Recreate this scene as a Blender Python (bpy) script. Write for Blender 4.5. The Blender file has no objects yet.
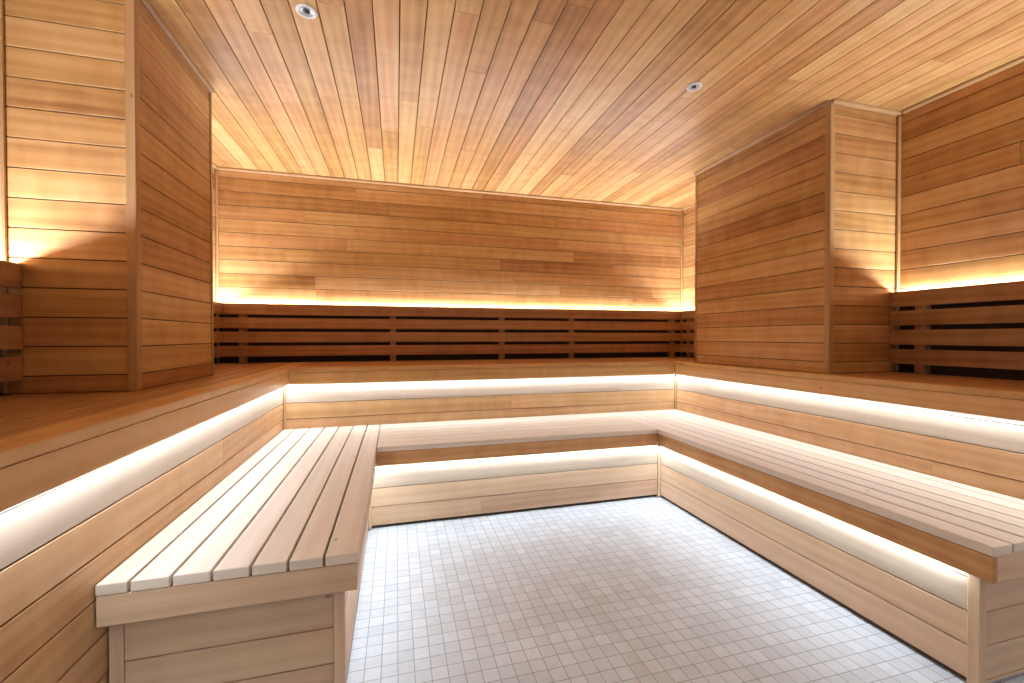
import bpy, bmesh, math, random
from mathutils import Vector, Matrix

random.seed(11)
SC = bpy.context.scene
COL = SC.collection

# ------------------------------------------------------------------ camera
cam_d = bpy.data.cameras.new('camera')
cam = bpy.data.objects.new('camera', cam_d)
COL.objects.link(cam)
cam.location = (0.0, 0.0, 1.035)
cam.rotation_euler = (math.pi / 2 - 0.0113, 0.0, -0.2648)
cam_d.sensor_width = 36.0
cam_d.lens = 36.0 * 426.73 / 1024.0
cam_d.clip_start = 0.02
SC.camera = cam

# ------------------------------------------------------------------ world, exposure, lights
world = bpy.data.worlds.new('world')
SC.world = world
world.use_nodes = True
wb = world.node_tree.nodes['Background']
wb.inputs['Color'].default_value = (0.92, 0.96, 1.0, 1)
wb.inputs['Strength'].default_value = 0.3          # the lobby beyond the open front
SC.view_settings.view_transform = 'Standard'
SC.view_settings.look = 'None'
SC.view_settings.exposure = 0.0
SC.view_settings.gamma = 1.0
SC.view_settings.use_curve_mapping = False

LED_COLOUR = (0.88, 0.965, 1.06)
LED_BENCH = 2.7          # watts per metre under the upper seats
LED_LOW = 2.6            # under the lower seats
LED_BACK = 12.0          # behind the backrests

# ------------------------------------------------------------------ sizes (metres)
XL, XR, YB, YF, ZC = -1.2775, 2.7026, 3.6054, -1.0, 2.2805      # room
PLX, PLY0, PLY1 = -0.901, 1.834, 2.49                            # left pillar
PRX, PRY0, PRY1 = 2.213, 1.743, 2.79                             # right pillar
ZU, ZUF = 0.8394, 0.737                                          # upper seat top, fascia foot
ZL, ZLF = 0.45, 0.3478                                           # lower seat top, fascia foot
UXL, UXR, UY = -0.6467, 2.1328, 2.9288                           # upper nosing
LXL, LXR, LY = -0.104, 1.5962, 2.3588                            # lower nosing
OV = 0.0423                                                      # overhang
LYE, RYE = 1.2188, 0.7855                                        # ends of the lower benches
TS = 0.027                                                       # slat thickness
TF = 0.016                                                      # fascia thickness


# ------------------------------------------------------------------ materials
def new_mat(name):
    m = bpy.data.materials.new(name)
    m.use_nodes = True
    nt = m.node_tree
    for n in list(nt.nodes):
        nt.nodes.remove(n)
    out = nt.nodes.new('ShaderNodeOutputMaterial')
    b = nt.nodes.new('ShaderNodeBsdfPrincipled')
    nt.links.new(b.outputs[0], out.inputs[0])
    return m, nt, b


def wood(name, dark, mid, light, rough=0.42, tone=0.34, figure=0.27, spec=0.35):
    m, nt, b = new_mat(name)
    L = nt.links.new
    N = nt.nodes.new
    uv = N('ShaderNodeUVMap'); uv.uv_map = 'UVMap'
    at = N('ShaderNodeAttribute'); at.attribute_name = 'tone'
    at2 = N('ShaderNodeAttribute'); at2.attribute_name = 'hue'

    def noise(sx, sy, scale, detail=3.0, rough_=0.55, dist=0.0):
        mp = N('ShaderNodeMapping')
        mp.inputs['Scale'].default_value = (sx, sy, 1)
        L(uv.outputs['UV'], mp.inputs['Vector'])
        n = N('ShaderNodeTexNoise')
        n.noise_dimensions = '2D'
        n.inputs['Scale'].default_value = scale
        n.inputs['Detail'].default_value = detail
        n.inputs['Roughness'].default_value = rough_
        n.inputs['Distortion'].default_value = dist
        L(mp.outputs[0], n.inputs['Vector'])
        return n

    streak = noise(1.6, 150, 1.6, 4, 0.6, 0.15)
    broad = noise(0.9, 11, 1.0, 3, 0.5, 0.4)
    fig = noise(7.0, 2.2, 1.6, 2, 0.5, 0.3)
    # growth rings: bands warped by broad noise
    mp = N('ShaderNodeMapping'); mp.inputs['Scale'].default_value = (0.40, 3.2, 1)
    L(uv.outputs['UV'], mp.inputs['Vector'])
    wv = N('ShaderNodeTexWave'); wv.wave_type = 'BANDS'; wv.bands_direction = 'Y'
    wv.inputs['Scale'].default_value = 2.2
    wv.inputs['Distortion'].default_value = 9.0
    wv.inputs['Detail'].default_value = 2.0
    wv.inputs['Detail Scale'].default_value = 0.7
    L(mp.outputs[0], wv.inputs['Vector'])

    def mth(op, a, bb):
        n = N('ShaderNodeMath'); n.operation = op
        for i, x in enumerate((a, bb)):
            if isinstance(x, (int, float)):
                n.inputs[i].default_value = x
            else:
                L(x, n.inputs[i])
        return n.outputs[0]
    s = mth('MULTIPLY', streak.outputs['Fac'], 0.22)
    s = mth('ADD', s, mth('MULTIPLY', broad.outputs['Fac'], 0.40))
    s = mth('ADD', s, mth('MULTIPLY', wv.outputs['Fac'], 0.11))
    s = mth('ADD', s, mth('MULTIPLY', fig.outputs['Fac'], figure))
    s = mth('ADD', s, mth('MULTIPLY', mth('SUBTRACT', at.outputs['Fac'], 0.5), tone))
    r = N('ShaderNodeValToRGB')
    e = r.color_ramp.elements
    e[0].position = 0.22; e[0].color = (*dark, 1)
    e[1].position = 0.82; e[1].color = (*light, 1)
    k = e.new(0.52); k.color = (*mid, 1)
    L(s, r.inputs['Fac'])
    hsv = N('ShaderNodeHueSaturation')
    h = mth('ADD', mth('MULTIPLY', mth('SUBTRACT', at2.outputs['Fac'], 0.5), 0.012), 0.5)
    L(h, hsv.inputs['Hue'])
    L(r.outputs[0], hsv.inputs['Color'])
    # a few small knots
    mpk = N('ShaderNodeMapping'); mpk.inputs['Scale'].default_value = (1.0, 1.7, 1)
    L(uv.outputs['UV'], mpk.inputs['Vector'])
    vo = N('ShaderNodeTexVoronoi'); vo.voronoi_dimensions = '2D'
    vo.inputs['Scale'].default_value = 1.1
    L(mpk.outputs[0], vo.inputs['Vector'])
    kr = N('ShaderNodeMapRange')
    kr.inputs['From Min'].default_value = 0.004; kr.inputs['From Max'].default_value = 0.012
    kr.inputs['To Min'].default_value = 0.45; kr.inputs['To Max'].default_value = 1.0
    L(vo.outputs['Distance'], kr.inputs['Value'])
    mx = N('ShaderNodeMix'); mx.data_type = 'RGBA'; mx.blend_type = 'MULTIPLY'
    mx.inputs[0].default_value = 1.0
    L(hsv.outputs[0], mx.inputs[6]); L(kr.outputs[0], mx.inputs[7])
    L(mx.outputs[2], b.inputs['Base Color'])
    b.inputs['Roughness'].default_value = rough
    b.inputs['Specular IOR Level'].default_value = spec
    bp = N('ShaderNodeBump'); bp.inputs['Strength'].default_value = 0.10
    bp.inputs['Distance'].default_value = 0.002
    L(streak.outputs['Fac'], bp.inputs['Height'])
    L(bp.outputs[0], b.inputs['Normal'])
    return m


CEDAR = wood('cedar', (0.31, 0.135, 0.042), (0.53, 0.282, 0.104), (0.68, 0.425, 0.20), tone=0.32)
CEDAR_SHADED = wood('shaded_cedar', (0.24, 0.105, 0.04), (0.40, 0.205, 0.09), (0.50, 0.29, 0.15), tone=0.2)  # weak light on upper seat tops painted into a darker cedar; backrests share it
RISER = wood('light_cedar', (0.40, 0.215, 0.09), (0.58, 0.35, 0.175), (0.70, 0.48, 0.28), tone=0.2)
CEDAR_TRIM = wood('cedar_trim', (0.36, 0.20, 0.085), (0.50, 0.295, 0.14), (0.60, 0.38, 0.20), tone=0.1, figure=0.08)
NOSING = wood('lit_cedar', (0.46, 0.23, 0.075), (0.62, 0.36, 0.145), (0.72, 0.48, 0.24), tone=0.15)  # lighter cedar copy, light on the upper front edges put into its colour
PALE_BOARD = wood('pale_board_wood', (0.40, 0.315, 0.235), (0.50, 0.415, 0.325), (0.58, 0.50, 0.41), tone=0.16, figure=0.12, rough=0.5)
ALDER = wood('pale_bench_wood', (0.50, 0.33, 0.205), (0.65, 0.46, 0.31), (0.73, 0.56, 0.41), tone=0.2, figure=0.12, rough=0.5)
SEAT = wood('bleached_seat_wood', (0.63, 0.535, 0.43), (0.735, 0.66, 0.56), (0.80, 0.745, 0.66), tone=0.16, figure=0.10, rough=0.5)


def tile_material():
    m, nt, b = new_mat('mosaic_tile')
    L, N = nt.links.new, nt.nodes.new
    tc = N('ShaderNodeTexCoord')
    mp = N('ShaderNodeMapping'); mp.inputs['Location'].default_value = (0.0105, 0.013, 0)
    L(tc.outputs['Object'], mp.inputs['Vector'])
    br = N('ShaderNodeTexBrick')
    br.offset = 0.0; br.squash = 1.0
    br.inputs['Scale'].default_value = 1.0
    br.inputs['Brick Width'].default_value = 0.05
    br.inputs['Row Height'].default_value = 0.05
    br.inputs['Mortar Size'].default_value = 0.0016
    br.inputs['Mortar Smooth'].default_value = 0.2
    br.inputs['Bias'].default_value = 0.0
    br.inputs['Color1'].default_value = (0.50, 0.555, 0.605, 1)
    br.inputs['Color2'].default_value = (0.58, 0.645, 0.705, 1)
    br.inputs['Mortar'].default_value = (0.29, 0.315, 0.34, 1)
    L(mp.outputs[0], br.inputs['Vector'])
    ns = N('ShaderNodeTexNoise'); ns.inputs['Scale'].default_value = 38; ns.inputs['Detail'].default_value = 5
    L(tc.outputs['Object'], ns.inputs['Vector'])
    nl = N('ShaderNodeTexNoise'); nl.inputs['Scale'].default_value = 2.6; nl.inputs['Detail'].default_value = 3
    L(tc.outputs['Object'], nl.inputs['Vector'])
    r1 = N('ShaderNodeMapRange'); r1.inputs['To Min'].default_value = 0.90; r1.inputs['To Max'].default_value = 1.10
    L(ns.outputs['Fac'], r1.inputs['Value'])
    r2 = N('ShaderNodeMapRange'); r2.inputs['From Min'].default_value = 0.3; r2.inputs['From Max'].default_value = 0.7
    r2.inputs['To Min'].default_value = 0.94; r2.inputs['To Max'].default_value = 1.05
    L(nl.outputs['Fac'], r2.inputs['Value'])
    mu = N('ShaderNodeMath'); mu.operation = 'MULTIPLY'
    L(r1.outputs[0], mu.inputs[0]); L(r2.outputs[0], mu.inputs[1])
    mx = N('ShaderNodeMix'); mx.data_type = 'RGBA'; mx.blend_type = 'MULTIPLY'; mx.inputs[0].default_value = 1.0
    L(br.outputs['Color'], mx.inputs[6]); L(mu.outputs[0], mx.inputs[7])
    L(mx.outputs[2], b.inputs['Base Color'])
    b.inputs['Roughness'].default_value = 0.55
    bp = N('ShaderNodeBump'); bp.invert = True
    bp.inputs['Strength'].default_value = 0.35; bp.inputs['Distance'].default_value = 0.0015
    L(br.outputs['Fac'], bp.inputs['Height']); L(bp.outputs[0], b.inputs['Normal'])
    return m


def plain(name, c, rough=0.5, metal=0.0, emit=0.0):
    m, nt, b = new_mat(name)
    N, L = nt.nodes.new, nt.links.new
    ns = N('ShaderNodeTexNoise'); ns.inputs['Scale'].default_value = 60
    rp = N('ShaderNodeValToRGB')
    rp.color_ramp.elements[0].color = (*[x * 0.93 for x in c], 1)
    rp.color_ramp.elements[1].color = (*[min(1, x * 1.05) for x in c], 1)
    L(ns.outputs['Fac'], rp.inputs['Fac']); L(rp.outputs[0], b.inputs['Base Color'])
    b.inputs['Roughness'].default_value = rough
    b.inputs['Metallic'].default_value = metal
    if emit:
        b.inputs['Emission Color'].default_value = (*c, 1)
        b.inputs['Emission Strength'].default_value = emit
    return m


TILE = tile_material()
SHADE_BACKING = plain('dark_shade_backing', (0.045, 0.028, 0.018), 0.9)  # near-black slab colour, paints shade into board grooves and gaps behind backrests
WHITE = plain('white_enamel', (0.82, 0.80, 0.77), 0.35)
CONE = plain('brushed_reflector', (0.50, 0.52, 0.56), 0.3, 0.6)
BLACK = plain('dark_lens', (0.02, 0.022, 0.03), 0.15)
DIFFUSER = plain('led_diffuser', LED_COLOUR, 0.4, 0.0, 1.0)


# ------------------------------------------------------------------ mesh builder
class MB:
    def __init__(self):
        self.v, self.f, self.uv, self.tone, self.hue, self.mi = [], [], [], [], [], []

    def box(self, x0, x1, y0, y1, z0, z1, bev=0.0015, axis=None, tone=None, mi=0):
        lo, hi = (min(x0, x1), min(y0, y1), min(z0, z1)), (max(x0, x1), max(y0, y1), max(z0, z1))
        d = [hi[i] - lo[i] for i in range(3)]
        bev = min(bev, 0.45 * min(d))
        if axis is None:
            axis = d.index(max(d))
        c = [(lo[i] + hi[i]) / 2 for i in range(3)]
        h = [x / 2 for x in d]
        base = len(self.v)
        idx = {}
        for sx in (-1, 1):
            for sy in (-1, 1):
                for sz in (-1, 1):
                    s = (sx, sy, sz)
                    for a in range(3):        # vertex lying on the face of axis a
                        p = [c[i] + s[i] * (h[i] - (0 if i == a else bev)) for i in range(3)]
                        idx[(s, a)] = len(self.v)
                        self.v.append(p)
        o = (random.uniform(0, 40), random.uniform(0, 40))
        t = random.random() if tone is None else tone
        hu = random.random()

        def face(keys, n):
            ids = [idx[k] for k in keys]
            p = [Vector(self.v[i]) for i in ids]
            nn = (p[1] - p[0]).cross(p[2] - p[0])
            if nn.dot(Vector(n)) < 0:
                ids.reverse()
            na = max(range(3), key=lambda i: abs(n[i]))
            oth = [i for i in range(3) if i != axis]
            for i in ids:
                q = self.v[i]
                if na == axis:
                    self.uv.append((o[0] + q[oth[0]] * 0.6, o[1] + q[oth[1]]))
                else:
                    w = [k for k in oth if k != na]
                    w = w[0] if w else oth[0]
                    self.uv.append((o[0] + q[axis], o[1] + q[w] + q[na] * 0.7))
            self.f.append(ids)
            self.tone.append(t)
            self.hue.append(hu)
            self.mi.append(mi)
        for a in range(3):
            b_, c_ = [i for i in range(3) if i != a]
            for sa in (-1, 1):
                def S(sb, sc_):
                    s = [0, 0, 0]; s[a] = sa; s[b_] = sb; s[c_] = sc_
                    return tuple(s)
                n = [0, 0, 0]; n[a] = sa
                face([(S(-1, -1), a), (S(1, -1), a), (S(1, 1), a), (S(-1, 1), a)], n)
        for a in range(3):                    # the edges parallel to axis a
            b_, c_ = [i for i in range(3) if i != a]
            for sb in (-1, 1):
                for sc_ in (-1, 1):
                    s0 = [0, 0, 0]; s0[a] = -1; s0[b_] = sb; s0[c_] = sc_
                    s1 = list(s0); s1[a] = 1
                    n = [0, 0, 0]; n[b_] = sb * 1.01; n[c_] = sc_
                    face([(tuple(s0), b_), (tuple(s1), b_), (tuple(s1), c_), (tuple(s0), c_)], n)
        for sx in (-1, 1):
            for sy in (-1, 1):
                for sz in (-1, 1):
                    s = (sx, sy, sz)
                    face([(s, 0), (s, 1), (s, 2)], (sx * 1.01, sy, sz))
        return self

    def prism(self, pts, axis, a0, a1, tone=None):
        """closed outline in the two other axes, swept from a0 to a1 along axis"""
        oth = [i for i in range(3) if i != axis]
        n0 = len(self.v)
        for a in (a0, a1):
            for p in pts:
                q = [0, 0, 0]; q[axis] = a; q[oth[0]] = p[0]; q[oth[1]] = p[1]
                self.v.append(q)
        k = len(pts)
        t = random.random() if tone is None else tone
        o = (random.uniform(0, 40), random.uniform(0, 40))
        faces = [[n0 + i, n0 + (i + 1) % k, n0 + k + (i + 1) % k, n0 + k + i] for i in range(k)]
        faces += [[n0 + i for i in range(k)][::-1], [n0 + k + i for i in range(k)]]
        for f in faces:
            for i in f:
                q = self.v[i]
                self.uv.append((o[0] + q[axis], o[1] + q[oth[0]] + q[oth[1]]))
            self.f.append(f); self.tone.append(t); self.hue.append(0.5); self.mi.append(0)
        return self

    def build(self, name, mat, parent=None):
        me = bpy.data.meshes.new(name)
        org = Vector((0, 0, 0))
        if parent is None and self.v:       # origin at the foot of the piece
            xs, ys, zs = zip(*self.v)
            org = Vector(((min(xs) + max(xs)) / 2, (min(ys) + max(ys)) / 2, min(zs)))
        elif parent is not None:
            org = world_loc(parent)
        me.from_pydata([tuple(Vector(p) - org) for p in self.v], [], self.f)
        uvl = me.uv_layers.new(name='UVMap')
        for i, u in enumerate(self.uv):
            uvl.data[i].uv = u
        a = me.attributes.new('tone', 'FLOAT', 'FACE'); a.data.foreach_set('value', self.tone)
        a = me.attributes.new('hue', 'FLOAT', 'FACE'); a.data.foreach_set('value', self.hue)
        me.materials.append(mat)
        if any(self.mi):
            me.materials.append(SHADE_BACKING)
            me.polygons.foreach_set('material_index', self.mi)
        bm = bmesh.new(); bm.from_mesh(me)
        bmesh.ops.recalc_face_normals(bm, faces=bm.faces)
        bm.to_mesh(me); bm.free()
        ob = bpy.data.objects.new(name, me)
        COL.objects.link(ob)
        if parent is None:
            ob.location = org
        else:
            ob.parent = parent
        return ob


def world_loc(o):
    p = Vector((0, 0, 0))
    while o is not None:
        p += o.location
        o = o.parent
    return p


def structure(ob):
    ob['kind'] = 'structure'
    return ob


def thing(name, label, cat, loc, group=None):
    o = bpy.data.objects.new(name, None)
    o.empty_display_size = 0.1
    COL.objects.link(o)
    o.location = loc
    o['label'] = label
    o['category'] = cat
    if group:
        o['group'] = group
    return o


def boards(mb, along, a0, a1, plane, facing, z0, z1, first, pitch=0.101, th=0.012, gap=0.0038, joints=True, seg=(1.3, 2.8)):
    """horizontal tongue-and-groove boards. along 'x' or 'y'; plane is the face coordinate; facing is +1/-1"""
    k = math.floor((z0 - first) / pitch)
    z = first + k * pitch
    while z < z1 - 0.004:
        b0, b1 = max(z, z0) + gap / 2, min(z + pitch, z1) - gap / 2
        cuts = [a0]
        if joints and a1 - a0 > 1.6:
            p = a0 + random.uniform(0.35, seg[1])
            while p < a1 - 0.3:
                cuts.append(p)
                p += random.uniform(*seg)
        cuts.append(a1)
        for i in range(len(cuts) - 1):
            s, e = cuts[i], cuts[i + 1]
            if b1 - b0 < 0.005:
                continue
            s += 0.0003 if i else 0
            e -= 0.0003 if i < len(cuts) - 2 else 0
            if along == 'x':
                mb.box(s, e, plane, plane - facing * th, b0, b1, 0.0012, 0)
            else:
                mb.box(plane, plane - facing * th, s, e, b0, b1, 0.0012, 1)
        z += pitch


ZG = 0.8995      # a groove height shared by every wall

# ------------------------------------------------------------------ setting
fl = MB(); fl.box(XL - 0.1, XR + 0.1, YF - 1.5, YB + 0.1, -0.08, 0.0, 0.0)
structure(fl.build('floor', TILE)).location.z = -0.08

ce = MB()
x = 0.017 - 0.1003 * 14
while x < XR + 0.05:
    s, e = max(x, XL - 0.01) + 0.0019, min(x + 0.1003, XR + 0.01) - 0.0019
    if e - s > 0.006:
        y = YF
        first = True
        while y < YB:
            y2 = y + (random.uniform(0.6, 3.0) if first else random.uniform(1.5, 3.0))
            first = False
            if y2 > YB - 0.35:
                y2 = YB + 0.01
            ce.box(s, e, y, y2 - 0.0005, ZC, ZC + 0.012, 0.0012, 1)
            y = y2
    x += 0.1003
ce.box(XL - 0.1, XR + 0.1, YF - 0.1, YB + 0.1, ZC + 0.0125, ZC + 0.1, 0.0, 1, None, 1)
structure(ce.build('ceiling', CEDAR))

SLAB = 0.0125
ZW0 = 1.2025        # boards start behind the backrest rails, backing painted shade-dark below
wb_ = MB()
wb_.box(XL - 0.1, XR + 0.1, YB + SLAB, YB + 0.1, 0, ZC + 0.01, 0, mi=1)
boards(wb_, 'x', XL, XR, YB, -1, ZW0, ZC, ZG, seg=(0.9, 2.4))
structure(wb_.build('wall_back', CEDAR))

wl = MB()
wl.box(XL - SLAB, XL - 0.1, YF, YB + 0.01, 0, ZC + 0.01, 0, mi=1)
boards(wl, 'y', YF, PLY0, XL, 1, ZW0, ZC, ZG)
boards(wl, 'y', PLY1, YB, XL, 1, ZW0, ZC, ZG)
structure(wl.build('wall_left', CEDAR))

wr = MB()
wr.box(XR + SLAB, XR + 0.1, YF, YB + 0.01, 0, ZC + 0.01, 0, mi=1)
boards(wr, 'y', YF, PRY0, XR, -1, ZW0, ZC, ZG)
boards(wr, 'y', PRY1, YB, XR, -1, ZW0, ZC, ZG)
structure(wr.build('wall_right', CEDAR))

# front wall behind the viewer: two wings and a lintel round the open entrance
OX0, OX1, OZ = -0.60, 2.08, 2.12
wf = MB()
for a0, a1, z0, z1 in ((XL, OX0, 0, ZC), (OX1, XR, 0, ZC), (OX0, OX1, OZ, ZC)):
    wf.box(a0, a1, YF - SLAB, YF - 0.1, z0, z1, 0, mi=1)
    boards(wf, 'x', a0, a1, YF, 1, max(z0, 0.80) if z0 == 0 else z0, z1, ZG)
structure(wf.build('wall_front', CEDAR))

# the two boxed-in pillars standing out from the side walls
ZP = ZU + 0.001
pl = MB()
pl.box(XL - 0.005, PLX - SLAB, PLY0 + SLAB, PLY1 - SLAB, ZP, ZC, 0, mi=1)
boards(pl, 'x', XL, PLX, PLY0, -1, ZP, ZC, ZG)
boards(pl, 'x', XL, PLX, PLY1, 1, ZP, ZC, ZG)
boards(pl, 'y', PLY0 + 0.012, PLY1 - 0.012, PLX, 1, ZP, ZC, ZG)
structure(pl.build('wall_left_pillar', CEDAR))
pr = MB()
pr.box(XR + 0.005, PRX + SLAB, PRY0 + SLAB, PRY1 - SLAB, ZP, ZC, 0, mi=1)
boards(pr, 'x', PRX, XR, PRY0, -1, ZP, ZC, ZG)
boards(pr, 'x', PRX, XR, PRY1, 1, ZP, ZC, ZG)
boards(pr, 'y', PRY0 + 0.012, PRY1 - 0.012, PRX, -1, ZP, ZC, ZG)
structure(pr.build('wall_right_pillar', CEDAR))

ntrim = [0]


def trim(mb):
    ntrim[0] += 1
    return structure(mb.build('trim_%d' % ntrim[0], CEDAR_TRIM))


def crown(along, a0, a1, plane, facing, s=0.019):
    """small quarter-round under the ceiling"""
    pts = [(0, 0), (0, -s)]
    for i in range(7):
        t = math.pi / 2 * i / 6
        pts.append((facing * s * (0.25 + 0.75 * math.sin(t)), -s + s * 0.75 * (1 - math.cos(t))))
    pts.append((facing * s, 0))
    pts = [(plane + p[0], ZC + p[1] - 0.0005) for p in pts]
    mb = MB()
    mb.prism(pts, 0 if along == 'x' else 1, a0, a1)
    trim(mb)


crown('x', XL, XR, YB - 0.0005, -1)
crown('y', PLY1 + 0.03, YB - 0.025, XL + 0.0005, 1)
crown('y', PRY1 + 0.03, YB - 0.025, XR - 0.0005, -1)
crown('y', YF, PLY0 - 0.03, XL + 0.0005, 1)
crown('y', YF, PRY0 - 0.03, XR - 0.0005, -1)
crown('x', XL + 0.001, PLX - 0.004, PLY0 - 0.0005, -1)
crown('x', PRX + 0.004, XR - 0.001, PRY0 - 0.0005, -1)
crown('x', XL + 0.001, PLX - 0.004, PLY1 + 0.0005, 1)
crown('x', PRX + 0.004, XR - 0.001, PRY1 + 0.0005, 1)
crown('y', PLY0 + 0.004, PLY1 - 0.004, PLX + 0.0005, 1)
crown('y', PRY0 + 0.004, PRY1 - 0.004, PRX - 0.0005, -1)


def corner_post(px, py, sx, sy, w=0.026, d=0.004):
    """L-shaped corner board wrapped round an outside corner; sx, sy point into the pillar"""
    mb = MB()
    mb.box(px - sx * d, px + sx * w, py - sy * d, py - sy * 0.0005, ZP, ZC - 0.002, 0.001, 2, 0.5)
    mb.box(px - sx * d, px - sx * 0.0005, py - sy * 0.0005, py + sy * w, ZP, ZC - 0.002, 0.001, 2, 0.5)
    trim(mb)


corner_post(PLX, PLY0, -1, 1)
corner_post(PLX, PLY1, -1, -1, 0.014)
corner_post(PRX, PRY0, 1, 1)
corner_post(PRX, PRY1, 1, -1, 0.014)


def inside_corner(px, py, sx, sy, z0=0.842, s=0.018):
    mb = MB()
    mb.box(px + sx * 0.0005, px + sx * s, py + sy * 0.0005, py + sy * s, z0, ZC - 0.0255, 0.005, 2, 0.6)
    trim(mb)


inside_corner(XL, YB, 1, -1)
inside_corner(XR, YB, -1, -1)
inside_corner(XL, PLY0, 1, -1)
inside_corner(XR, PRY0, -1, -1)
inside_corner(XL, PLY1, 1, 1)
inside_corner(XR, PRY1, -1, 1)


# ------------------------------------------------------------------ LED strips
def led(parent, along, a0, a1, c, z, up, watts, room, tilt, w=0.010, cw=0.010, cc=None):
    """an LED tape in a slim channel with its own light"""
    mb = MB()
    cc = c if cc is None else cc
    zz = (z - 0.006, z) if up else (z, z + 0.006)
    if along == 'x':
        mb.box(a0, a1, cc - cw / 2, cc + cw / 2, *zz, 0.001)
    else:
        mb.box(cc - cw / 2, cc + cw / 2, a0, a1, *zz, 0.001)
    st = mb.build('led_strip', DIFFUSER, parent)
    ld = bpy.data.lights.new('led_light', 'AREA')
    ld.shape = 'RECTANGLE'
    ld.size = a1 - a0
    ld.size_y = w
    ld.color = LED_COLOUR
    ld.energy = watts * (a1 - a0)
    lo = bpy.data.objects.new('led_light', ld)
    COL.objects.link(lo)
    m = (a0 + a1) / 2
    off = z + (0.003 if up else -0.0025)
    lo.parent = st
    lo.location = Vector((m, c, off) if along == 'x' else (c, m, off)) - world_loc(st)
    d = Vector((0, room * math.sin(tilt), (1 if up else -1) * math.cos(tilt)))    # tape tilted towards the room
    lx = Vector((1, 0, 0))
    if along == 'y':
        d = Vector((d.y, 0, d.z)); lx = Vector((0, 1, 0))
    lz = -d
    ly = lz.cross(lx)
    mt = Matrix((lx, ly, lz)).transposed()
    lo.rotation_euler = mt.to_euler()
    return st


# ------------------------------------------------------------------ benches
def slats(parent, along, a0, a1, c0, c1, zt, n, gap, mat, front_last, rip=0.80):
    p = (c1 - c0 + gap) / (n - 1 + rip)        # the board against the wall is ripped narrower
    for i in range(n):
        j = i if front_last else n - 1 - i
        s, e = (0.0, rip * p) if j == 0 else ((rip + j - 1) * p, (rip + j) * p)
        e -= gap
        s, e = (c0 + s, c0 + e) if front_last else (c1 - e, c1 - s)
        mb = MB()
        if along == 'x':
            mb.box(a0, a1, s, e, zt - TS, zt, 0.002, 0)
        else:
            mb.box(s, e, a0, a1, zt - TS, zt, 0.002, 1)
        front = (i == n - 1) if front_last else (i == 0)
        mb.build('slat', NOSING if mat is CEDAR_SHADED and front else mat, parent)  # upper seats: lit copy on the front slat, shaded copy behind it


def bench(name, label, cat, along, a0, a1, nose, back, riser, zt, zf, first, fa0, fa1, ra0, ra1, la0, la1,
          n, gap, seat_mat, body_mat, riser_mat, watts, group, end=None, sa0=None, sa1=None):
    """one straight bench. nose: front edge of the seat; back: rear edge; riser: face of the front panel"""
    sg = 1 if back > nose else -1                        # direction from the front edge to the wall
    mid, ctr = (a0 + a1) / 2, (nose + back) / 2
    loc = (mid, ctr, 0) if along == 'x' else (ctr, mid, 0)
    t = thing(name, label, cat, loc, group)
    slats(t, along, a0 if sa0 is None else sa0, a1 if sa1 is None else sa1, min(nose, back), max(nose, back), zt, n, gap, seat_mat, sg < 0)
    f0 = nose + sg * 0.0015
    mb = MB()
    if along == 'x':
        mb.box(fa0, fa1, f0, f0 + sg * TF, zf, zt - TS - 0.002, 0.0015, 0)
    else:
        mb.box(f0, f0 + sg * TF, fa0, fa1, zf, zt - TS - 0.002, 0.0015, 1)
    mb.build('fascia', body_mat, t)
    mb = MB()
    top = zt - TS - 0.001
    zs = first - 0.101                                   # the course under the seat is a paler board
    boards(mb, along, ra0, ra1, riser, -sg, 0.009, zs, first)
    if along == 'x':
        mb.box(ra0 + 0.001, ra1 - 0.001, riser + sg * SLAB, riser + sg * 0.03, 0.0, top, 0, mi=1)
    else:
        mb.box(riser + sg * SLAB, riser + sg * 0.03, ra0 + 0.001, ra1 - 0.001, 0.0, top, 0, mi=1)
    mb.build('front_panel', riser_mat, t)
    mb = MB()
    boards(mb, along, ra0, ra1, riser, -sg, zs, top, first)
    mb.build('top_board', PALE_BOARD, t)['label'] = 'pale top board of the front panel'
    c = f0 + sg * (TF + 0.0065)
    led(t, along, la0, la1, c, zf + 0.001, False, watts, -sg, 0.25)
    return t


RUL, RUR, RU = UXL - OV, UXR + OV, UY + OV
RLL, RLR, RL = LXL - OV, LXR + OV, LY + OV
G = 0.003
UG = 'upper tier benches'
LG = 'lower tier benches'
FU, FL = 0.714, 0.319          # groove heights on the upper and lower front panels

ul = bench('upper_bench', 'cedar upper bench with shade-darkened seat along the left wall, under the left pillar', 'bench',
           'y', YF + 0.002, YB - 0.002, UXL, XL + 0.002, RUL, ZU, ZUF, FU, YF + 0.002, UY + 0.001, YF + 0.002, RU - 0.001, YF + 0.03, RU - 0.01,
           7, 0.006, CEDAR_SHADED, NOSING, RISER, LED_BENCH, UG)
ub = bench('upper_bench', 'cedar upper bench across the back wall, glowing under its front edge', 'bench',
           'x', UXL + G, UXR - G, UY, YB - 0.002, RU, ZU, ZUF, FU, UXL + 0.0, UXR - 0.0, RUL + 0.014, RUR - 0.014, RUL + 0.03, RUR - 0.03,
           7, 0.006, CEDAR_SHADED, NOSING, RISER, LED_BENCH, UG)
ur = bench('upper_bench', 'cedar upper bench along the right wall, running in front of the right pillar', 'bench',
           'y', YF + 0.002, YB - 0.002, UXR, XR - 0.002, RUR, ZU, ZUF, FU, YF + 0.002, UY + 0.001, YF + 0.002, RU - 0.001, YF + 0.03, RU - 0.01,
           7, 0.006, CEDAR_SHADED, NOSING, RISER, LED_BENCH, UG)

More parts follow.
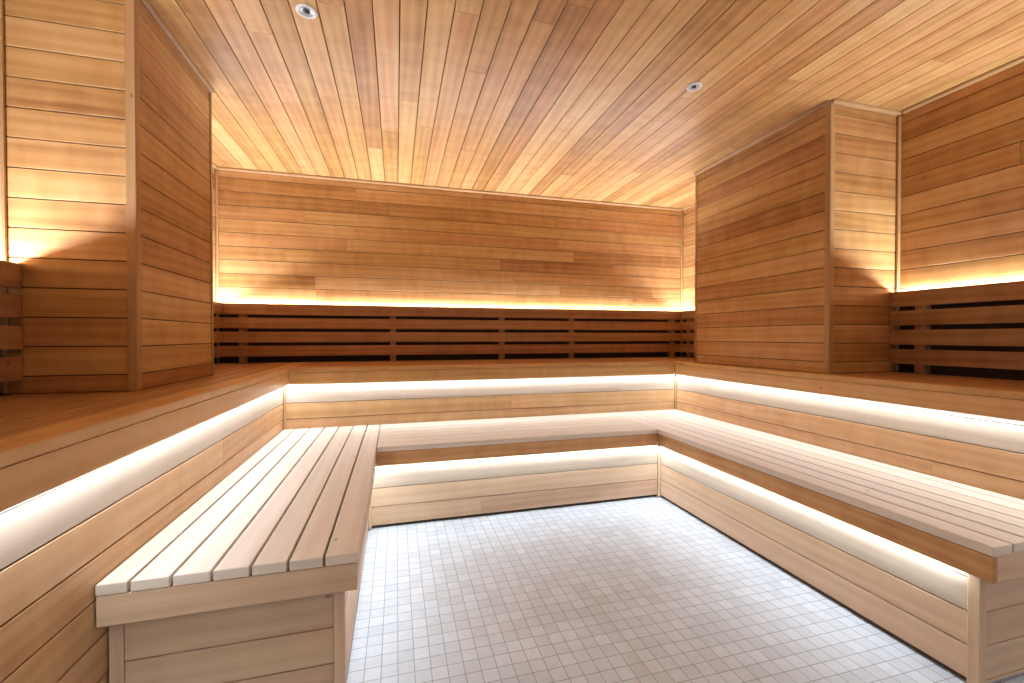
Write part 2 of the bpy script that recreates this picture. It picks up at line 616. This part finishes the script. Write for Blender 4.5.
ll = bench('lower_bench', 'pale slatted lower bench at the left with its squared end facing the viewer', 'bench',
           'y', LYE, RU - 0.003, LXL, RUL + 0.003, RLL, ZL, ZLF, FL, LYE + 0.0015 + TF + 0.0005, LY + 0.001, LYE + 0.0755, RL - 0.001, LYE + 0.085, RL - 0.01,
           7, 0.0065, SEAT, ALDER, ALDER, LED_LOW, LG)
lb = bench('lower_bench', 'short pale lower bench in the middle at the back, between the two side benches', 'bench',
           'x', LXL + G, LXR - G, LY, RU - 0.003, RL, ZL, ZLF, FL, LXL + 0.0, LXR - 0.0, RLL + 0.014, RLR - 0.014, RLL + 0.03, RLR - 0.03,
           7, 0.0065, SEAT, CEDAR, ALDER, LED_LOW, LG)
lr = bench('lower_bench', 'long pale slatted lower bench along the right side of the tiled floor', 'bench',
           'y', RYE, RU - 0.003, LXR, RUR - 0.003, RLR, ZL, ZLF, FL, RYE + 0.001, LY + 0.001, RYE + 0.0755, RL - 0.001, RYE + 0.085, RL - 0.01,
           7, 0.0065, SEAT, CEDAR, ALDER, LED_LOW, LG)


def bench_end(t, ye, nose, back, riser, wrap):
    """end fascia, planked end panel and the two corner posts of a lower bench"""
    sg = 1 if back > nose else -1
    mb = MB()
    n0 = nose + sg * (0.0015 if wrap else TF + 0.0022)
    mb.box(n0, back - sg * 0.0005, ye + 0.0015, ye + 0.0015 + TF, ZLF, ZL - TS - 0.002, 0.0015, 0)
    mb.build('end_fascia', ALDER, t)
    py = ye + 0.045
    mb = MB()
    i0, i1 = riser + sg * 0.0243, back - sg * 0.0308
    boards(mb, 'x', min(i0, i1), max(i0, i1), py + 0.006, -1, 0.009, ZL - TS - 0.003, 0.3255, joints=False)
    mb.box(i0, i1, py + 0.006 + SLAB, py + 0.03, 0, ZL - TS - 0.003, 0, mi=1)
    mb.build('end_panel', ALDER, t)
    for xx in (riser - sg * 0.006, back - sg * 0.0305):
        mb = MB()
        mb.box(xx, xx + sg * 0.03, py, py + 0.03, 0.0, ZL - TS - 0.003, 0.002, 2)
        mb.build('corner_post', ALDER, t)


bench_end(ll, LYE, LXL, RUL + 0.003, RLL, True)
bench_end(lr, RYE, LXR, RUR - 0.003, RLR, False)


def inner_post(t, px, py, sx, sy, z0, z1, mat, s=0.014):
    mb = MB()
    mb.box(px, px + sx * s, py, py + sy * s, z0, z1, 0.004, 2)
    mb.build('corner_batten', mat, t)


inner_post(ub, RUL + 0.0005, RU - 0.0005, 1, -1, ZL + 0.001, ZUF - 0.02, CEDAR_TRIM)
inner_post(ub, RUR - 0.0005, RU - 0.0005, -1, -1, ZL + 0.001, ZUF - 0.02, CEDAR_TRIM)
inner_post(lb, RLL + 0.0005, RL - 0.0005, 1, -1, 0.001, ZLF - 0.02, ALDER)
inner_post(lb, RLR - 0.0005, RL - 0.0005, -1, -1, 0.001, ZLF - 0.02, ALDER)


# ------------------------------------------------------------------ backrests
BD, BT = 0.056, 0.020            # stand-off from the wall to the front face, slat thickness


def backrest(label, along, a0, a1, wall, facing, ups, l0, l1, watts=LED_BACK):
    """slatted backrest: top rail, three slats, uprights behind them, LED tape behind the rail. facing: into the room"""
    face = wall + facing * BD
    t = thing('backrest', label, 'backrest', ((a0 + a1) / 2, wall + facing * 0.03, ZU + 0.001) if along == 'x' else (wall + facing * 0.03, (a0 + a1) / 2, ZU + 0.001), 'slatted cedar backrests')

    def bar(name, b0, b1, f0, f1, z0, z1, axis=None, bev=0.002):
        mb = MB()
        if along == 'x':
            mb.box(b0, b1, f0, f1, z0, z1, bev, axis)
        else:
            mb.box(f0, f1, b0, b1, z0, z1, bev, axis)
        return mb.build(name, CEDAR_SHADED, t)
    bar('top_rail', a0, a1, face, face - facing * BT, 1.198, 1.281)
    for z0, z1 in ((1.096, 1.175), (0.992, 1.071), (0.888, 0.967)):
        bar('slat', a0, a1, face, face - facing * BT, z0, z1)
    for u in ups:
        bar('upright', u - 0.023, u + 0.023, face - facing * (BT + 0.0005), wall - facing * 0.0120, ZU + 0.001, 1.198, 2)
    led(t, along, l0, l1, wall + facing * 0.0080, 1.262, True, watts, facing, 0.42, 0.012, 0.033, wall + facing * 0.018)  # channel widened to keep LED light out of the slat gaps
    return t


CI = BD + 0.001
backrest('long slatted cedar backrest on the back wall, lit from behind', 'x', XL + 0.02, XR - 0.02, YB, -1,
         (-1.101, -0.025, 0.879, 1.528, 2.578), XL + 0.03, XR - 0.03)
backrest('short slatted backrest in the back left corner behind the left pillar', 'y', PLY1 + 0.002, YB - CI, XL, 1, (PLY1 + 0.15, YB - 0.22), PLY1 + 0.02, YB - 0.06)
backrest('short slatted backrest in the back right corner behind the right pillar', 'y', PRY1 + 0.002, YB - CI, XR, -1, (PRY1 + 0.15, YB - 0.14), PRY1 + 0.02, YB - 0.06)
backrest('slatted backrest in the left niche, cut off by the left edge of the photo', 'y', YF + 0.002, PLY0 - 0.002, XL, 1, (-0.6, 0.55, 1.50), YF + 0.02, PLY0 - 0.02)
backrest('slatted backrest in the right niche, in front of the right pillar', 'y', YF + 0.002, PRY0 - 0.002, XR, -1, (-0.6, 0.3, 1.612), YF + 0.02, PRY0 - 0.02)


# ------------------------------------------------------------------ ceiling downlights
def lathe(name, prof, mat, parent, n=32):
    bm = bmesh.new()
    rings = []
    for r, z in prof:
        rings.append([bm.verts.new((r * math.cos(2 * math.pi * i / n), r * math.sin(2 * math.pi * i / n), z)) for i in range(n)] if r > 1e-6
                     else [bm.verts.new((0, 0, z))])
    for a, b in zip(rings, rings[1:]):
        for i in range(n):
            j = (i + 1) % n
            if len(a) == 1 and len(b) > 1:
                bm.faces.new((a[0], b[i], b[j]))
            elif len(b) == 1 and len(a) > 1:
                bm.faces.new((a[i], a[j], b[0]))
            elif len(a) > 1:
                bm.faces.new((a[i], a[j], b[j], b[i]))
    bmesh.ops.recalc_face_normals(bm, faces=bm.faces)
    for f in bm.faces:
        f.smooth = True
    me = bpy.data.meshes.new(name)
    bm.to_mesh(me); bm.free()
    me.materials.append(mat)
    o = bpy.data.objects.new(name, me)
    COL.objects.link(o)
    o.parent = parent
    return o


def downlight(x, y, label):
    t = thing('ceiling_downlight', label, 'ceiling light', (x, y, ZC), 'recessed ceiling downlights')
    lathe('trim_ring', [(0.0275, -0.001), (0.0275, -0.004), (0.031, -0.0065), (0.035, -0.006), (0.038, -0.003), (0.038, -0.0003), (0.0275, -0.0003)], WHITE, t)
    lathe('reflector', [(0.027, -0.0040), (0.021, -0.0022), (0.0125, -0.0008), (0.0, -0.0006)], CONE, t)
    lathe('lens', [(0.0115, -0.0012), (0.011, -0.0050), (0.008, -0.0075), (0.0, -0.0085)], BLACK, t)
    return t


downlight(-0.328, 1.794, 'small white round ceiling downlight nearest the left pillar')
downlight(1.434, 1.826, 'small white round ceiling downlight nearest the right pillar')
